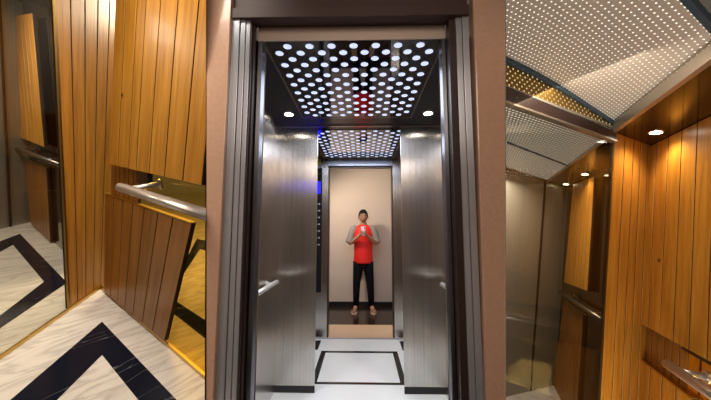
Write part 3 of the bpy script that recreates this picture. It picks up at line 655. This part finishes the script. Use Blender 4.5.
# seen in the mirror
g = vwall((-2.007, -.449), (-2.47, -.043), 0, HR+.05, .02, 1); struct('wall_doorpost', g, M['steel_warm'], rw, label='steel door post between doors and panels seen in the right mirror')
g = vwall((-.42, -1.842), (-2.000, -.455), 0, HR+.05, .02, 1); struct('door_2', g, M['steel_warm'], rw, label='steel lift door leaf at the left of the right picture')
g = vwall((-2.47, -.043), (-.02, .0), 0, HR+.05, .02, 1); struct('wall_mirrored', g, M['bronze_mirror'], rw, label='bronze mirror wall behind the reflected panels, right lift')
c = [(-2.117, -.096, 1.630), (-1.174, -.080, 1.668), (-1.172, -.080, 3.05), (-1.99, -.094, 3.08)]
make('wooden_wall_panel', boards(c, 7, .03, nBin, seed=15), [M['wood'], M['groove']], rw, label='tall hung wood panel reflected in the right lift mirror', cat='wood panel', group='wood panels of the right lift')
c = [(-2.450, -.072, .0), (-1.375, -.054, .0), (-1.358, -.053, 1.346), (-2.178, -.068, 1.360)]
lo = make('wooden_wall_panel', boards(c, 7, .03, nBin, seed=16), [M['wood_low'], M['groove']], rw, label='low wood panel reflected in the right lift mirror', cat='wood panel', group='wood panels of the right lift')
g = Geo(); tl, tr = Vector((-2.178, -.070, 1.360)), Vector((-1.358, -.055, 1.346))
g.hexa([tl, tr, tr+Vector((0, .03, 0)), tl+Vector((0, .03, 0))], [tl+Vector((0, 0, .012)), tr+Vector((0, 0, .012)), tr+Vector((0, .03, .012)), tl+Vector((0, .03, .012))])
make('top_edge', g, M['brass'], rw, parent=lo, label='lit top edge, put in as a brass strip')
handrail([(-2.09, -.136, 1.470), (-.45, -.110, 1.476)], .026, [((-1.95, -.135, 1.47), (-1.95, -.05, 1.47)), ((-.9, -.117, 1.474), (-.9, -.02, 1.474))], rw, 'dark steel handrail reflected in the right lift mirror', mt='satin_dark')
g = Geo(); flat(g, [(.45, -.421), (1.7, -1.66), (-.5, -1.7), (-1.086, -1.061), (-1.950, -.421)], HR+.012, -.02); struct('ceiling', g, M['perf_far'], rw, label='perforated lit ceiling seen in the right lift mirror')
g = Geo(); flat(g, [(-1.95, -.421), (-1.086, -1.061), (-.5, -1.62), (-.6, -1.72), (-1.2, -1.2), (-2.15, -.36)], HR+.008, -.012); struct('trim_27', g, M['dark_brass'], rw, label='gold strip at the end of the reflected ceiling')
g = Geo(); g.hexa([(.130, -1.15, HR), (-.848, -.425, HR), (-.872, -.425, HR), (.095, -1.15, HR)], [(.130, -1.15, HR+.011), (-.848, -.425, HR+.011), (-.872, -.425, HR+.011), (.095, -1.15, HR+.011)]); struct('trim_28', g, M['blue_trim'], rw, label='thin blue line across the reflected ceiling')
g = Geo(); g.box((-2.05, -.435, HR-.01), (.42, -.412, HR+.02)); struct('trim_29', g, M['grey_trim'], rw, label='champagne trim along the reflected ceiling')
g = Geo(); flat(g, [(-2.6, .0), (.0, .0), (.41, -.412), (-2.1, -.412)], HR, -.02); struct('ceiling', g, M['soffit'], rw, label='dark lowered ceiling strip seen in the right lift mirror')
downlight(-1.294, -.141, 'larger of the two small downlights seen in the right lift mirror', 'R', HR, 'down_side', .036, grp=None)
downlight(-2.146, -.147, 'smaller farther downlight seen in the right lift mirror', 'R', HR, 'down_side', .036, grp=None)

g = vwall((-2.012, -.427), (-1.985, -.451), .01, HR, .012, -1); struct('trim_34', g, M['groove'], rw, label='dark upright joint between the steel doors and their post, right lift mirror')

# ================================================================== LIGHTS
W = SC.world = bpy.data.worlds.new('world'); W.use_nodes = True
W.node_tree.nodes['Background'].inputs[0].default_value = (1, .80, .60, 1); W.node_tree.nodes['Background'].inputs[1].default_value = .10
warm = (1, .82, .58)
light('left_lift_lamp', 'AREA', 'L', (1.3, -.5, 2.55), 17, (1, .91, .76), .6, (.75, -.3, 0), spread=1.9)
light('left_mirror_fill', 'AREA', 'L', (-1.1, -.9, 2.4), 36, (1, .92, .80), .7, (-1.1, -.4, 0))  # added light without a fixture, for the copied room behind the dark mirror
light('left_gold_fill', 'AREA', 'L', (-.45, .65, 2.3), 50, warm, .5, (.3, .55, 0))  # unseen light added behind the gold mirror to brighten the copied floor
light('right_lift_lamp', 'AREA', 'R', (1.3, -1.0, 3.1), 13, (1, .82, .64), .7, (.6, -.2, 1.3))
light('right_bounce_fill', 'AREA', 'R', (1.35, -.42, .5), 24, (1, .90, .80), .7, (1.05, -.9, 3.2))  # unseen fill added low down, imitating light bounced up to the vault
light('right_spot', 'SPOT', 'R', (.432, -.18, HR-.03), 13, warm, spot=2.5)
light('right_mirror_fill', 'AREA', 'R', (-.9, -.9, 3.0), 34, (1, .85, .66), .7)  # added light without a fixture, for the copied room in the right mirror
light('right_mirror_spot', 'SPOT', 'R', (-1.294, -.2, HR-.03), 8, warm, spot=2.4)
light('hall_fill', 'AREA', 'W', (0, -.85, 2.5), 26, (1, .80, .63), 1.2, (0, 1.3, .7))  # unseen area light added behind the camera to light the jambs
light('far_hall_spot', 'SPOT', 'W', (-.58, 4.25, 2.1), 60, (1, .84, .68), spot=2.2, soft=.05, target=(.05, 5.2, 1.2))
light('far_hall_lamp', 'AREA', 'W', (.2, 4.5, 2.9), 8, (1, .85, .7), .5)
light('car_lamp', 'AREA', 'W', (CX, 1.95, 2.20), 9, (.80, .86, 1.0), .7)
light('car_far_lamp', 'AREA', 'W', (CX, 3.15, 2.20), 16, (.80, .86, 1.0), .7)
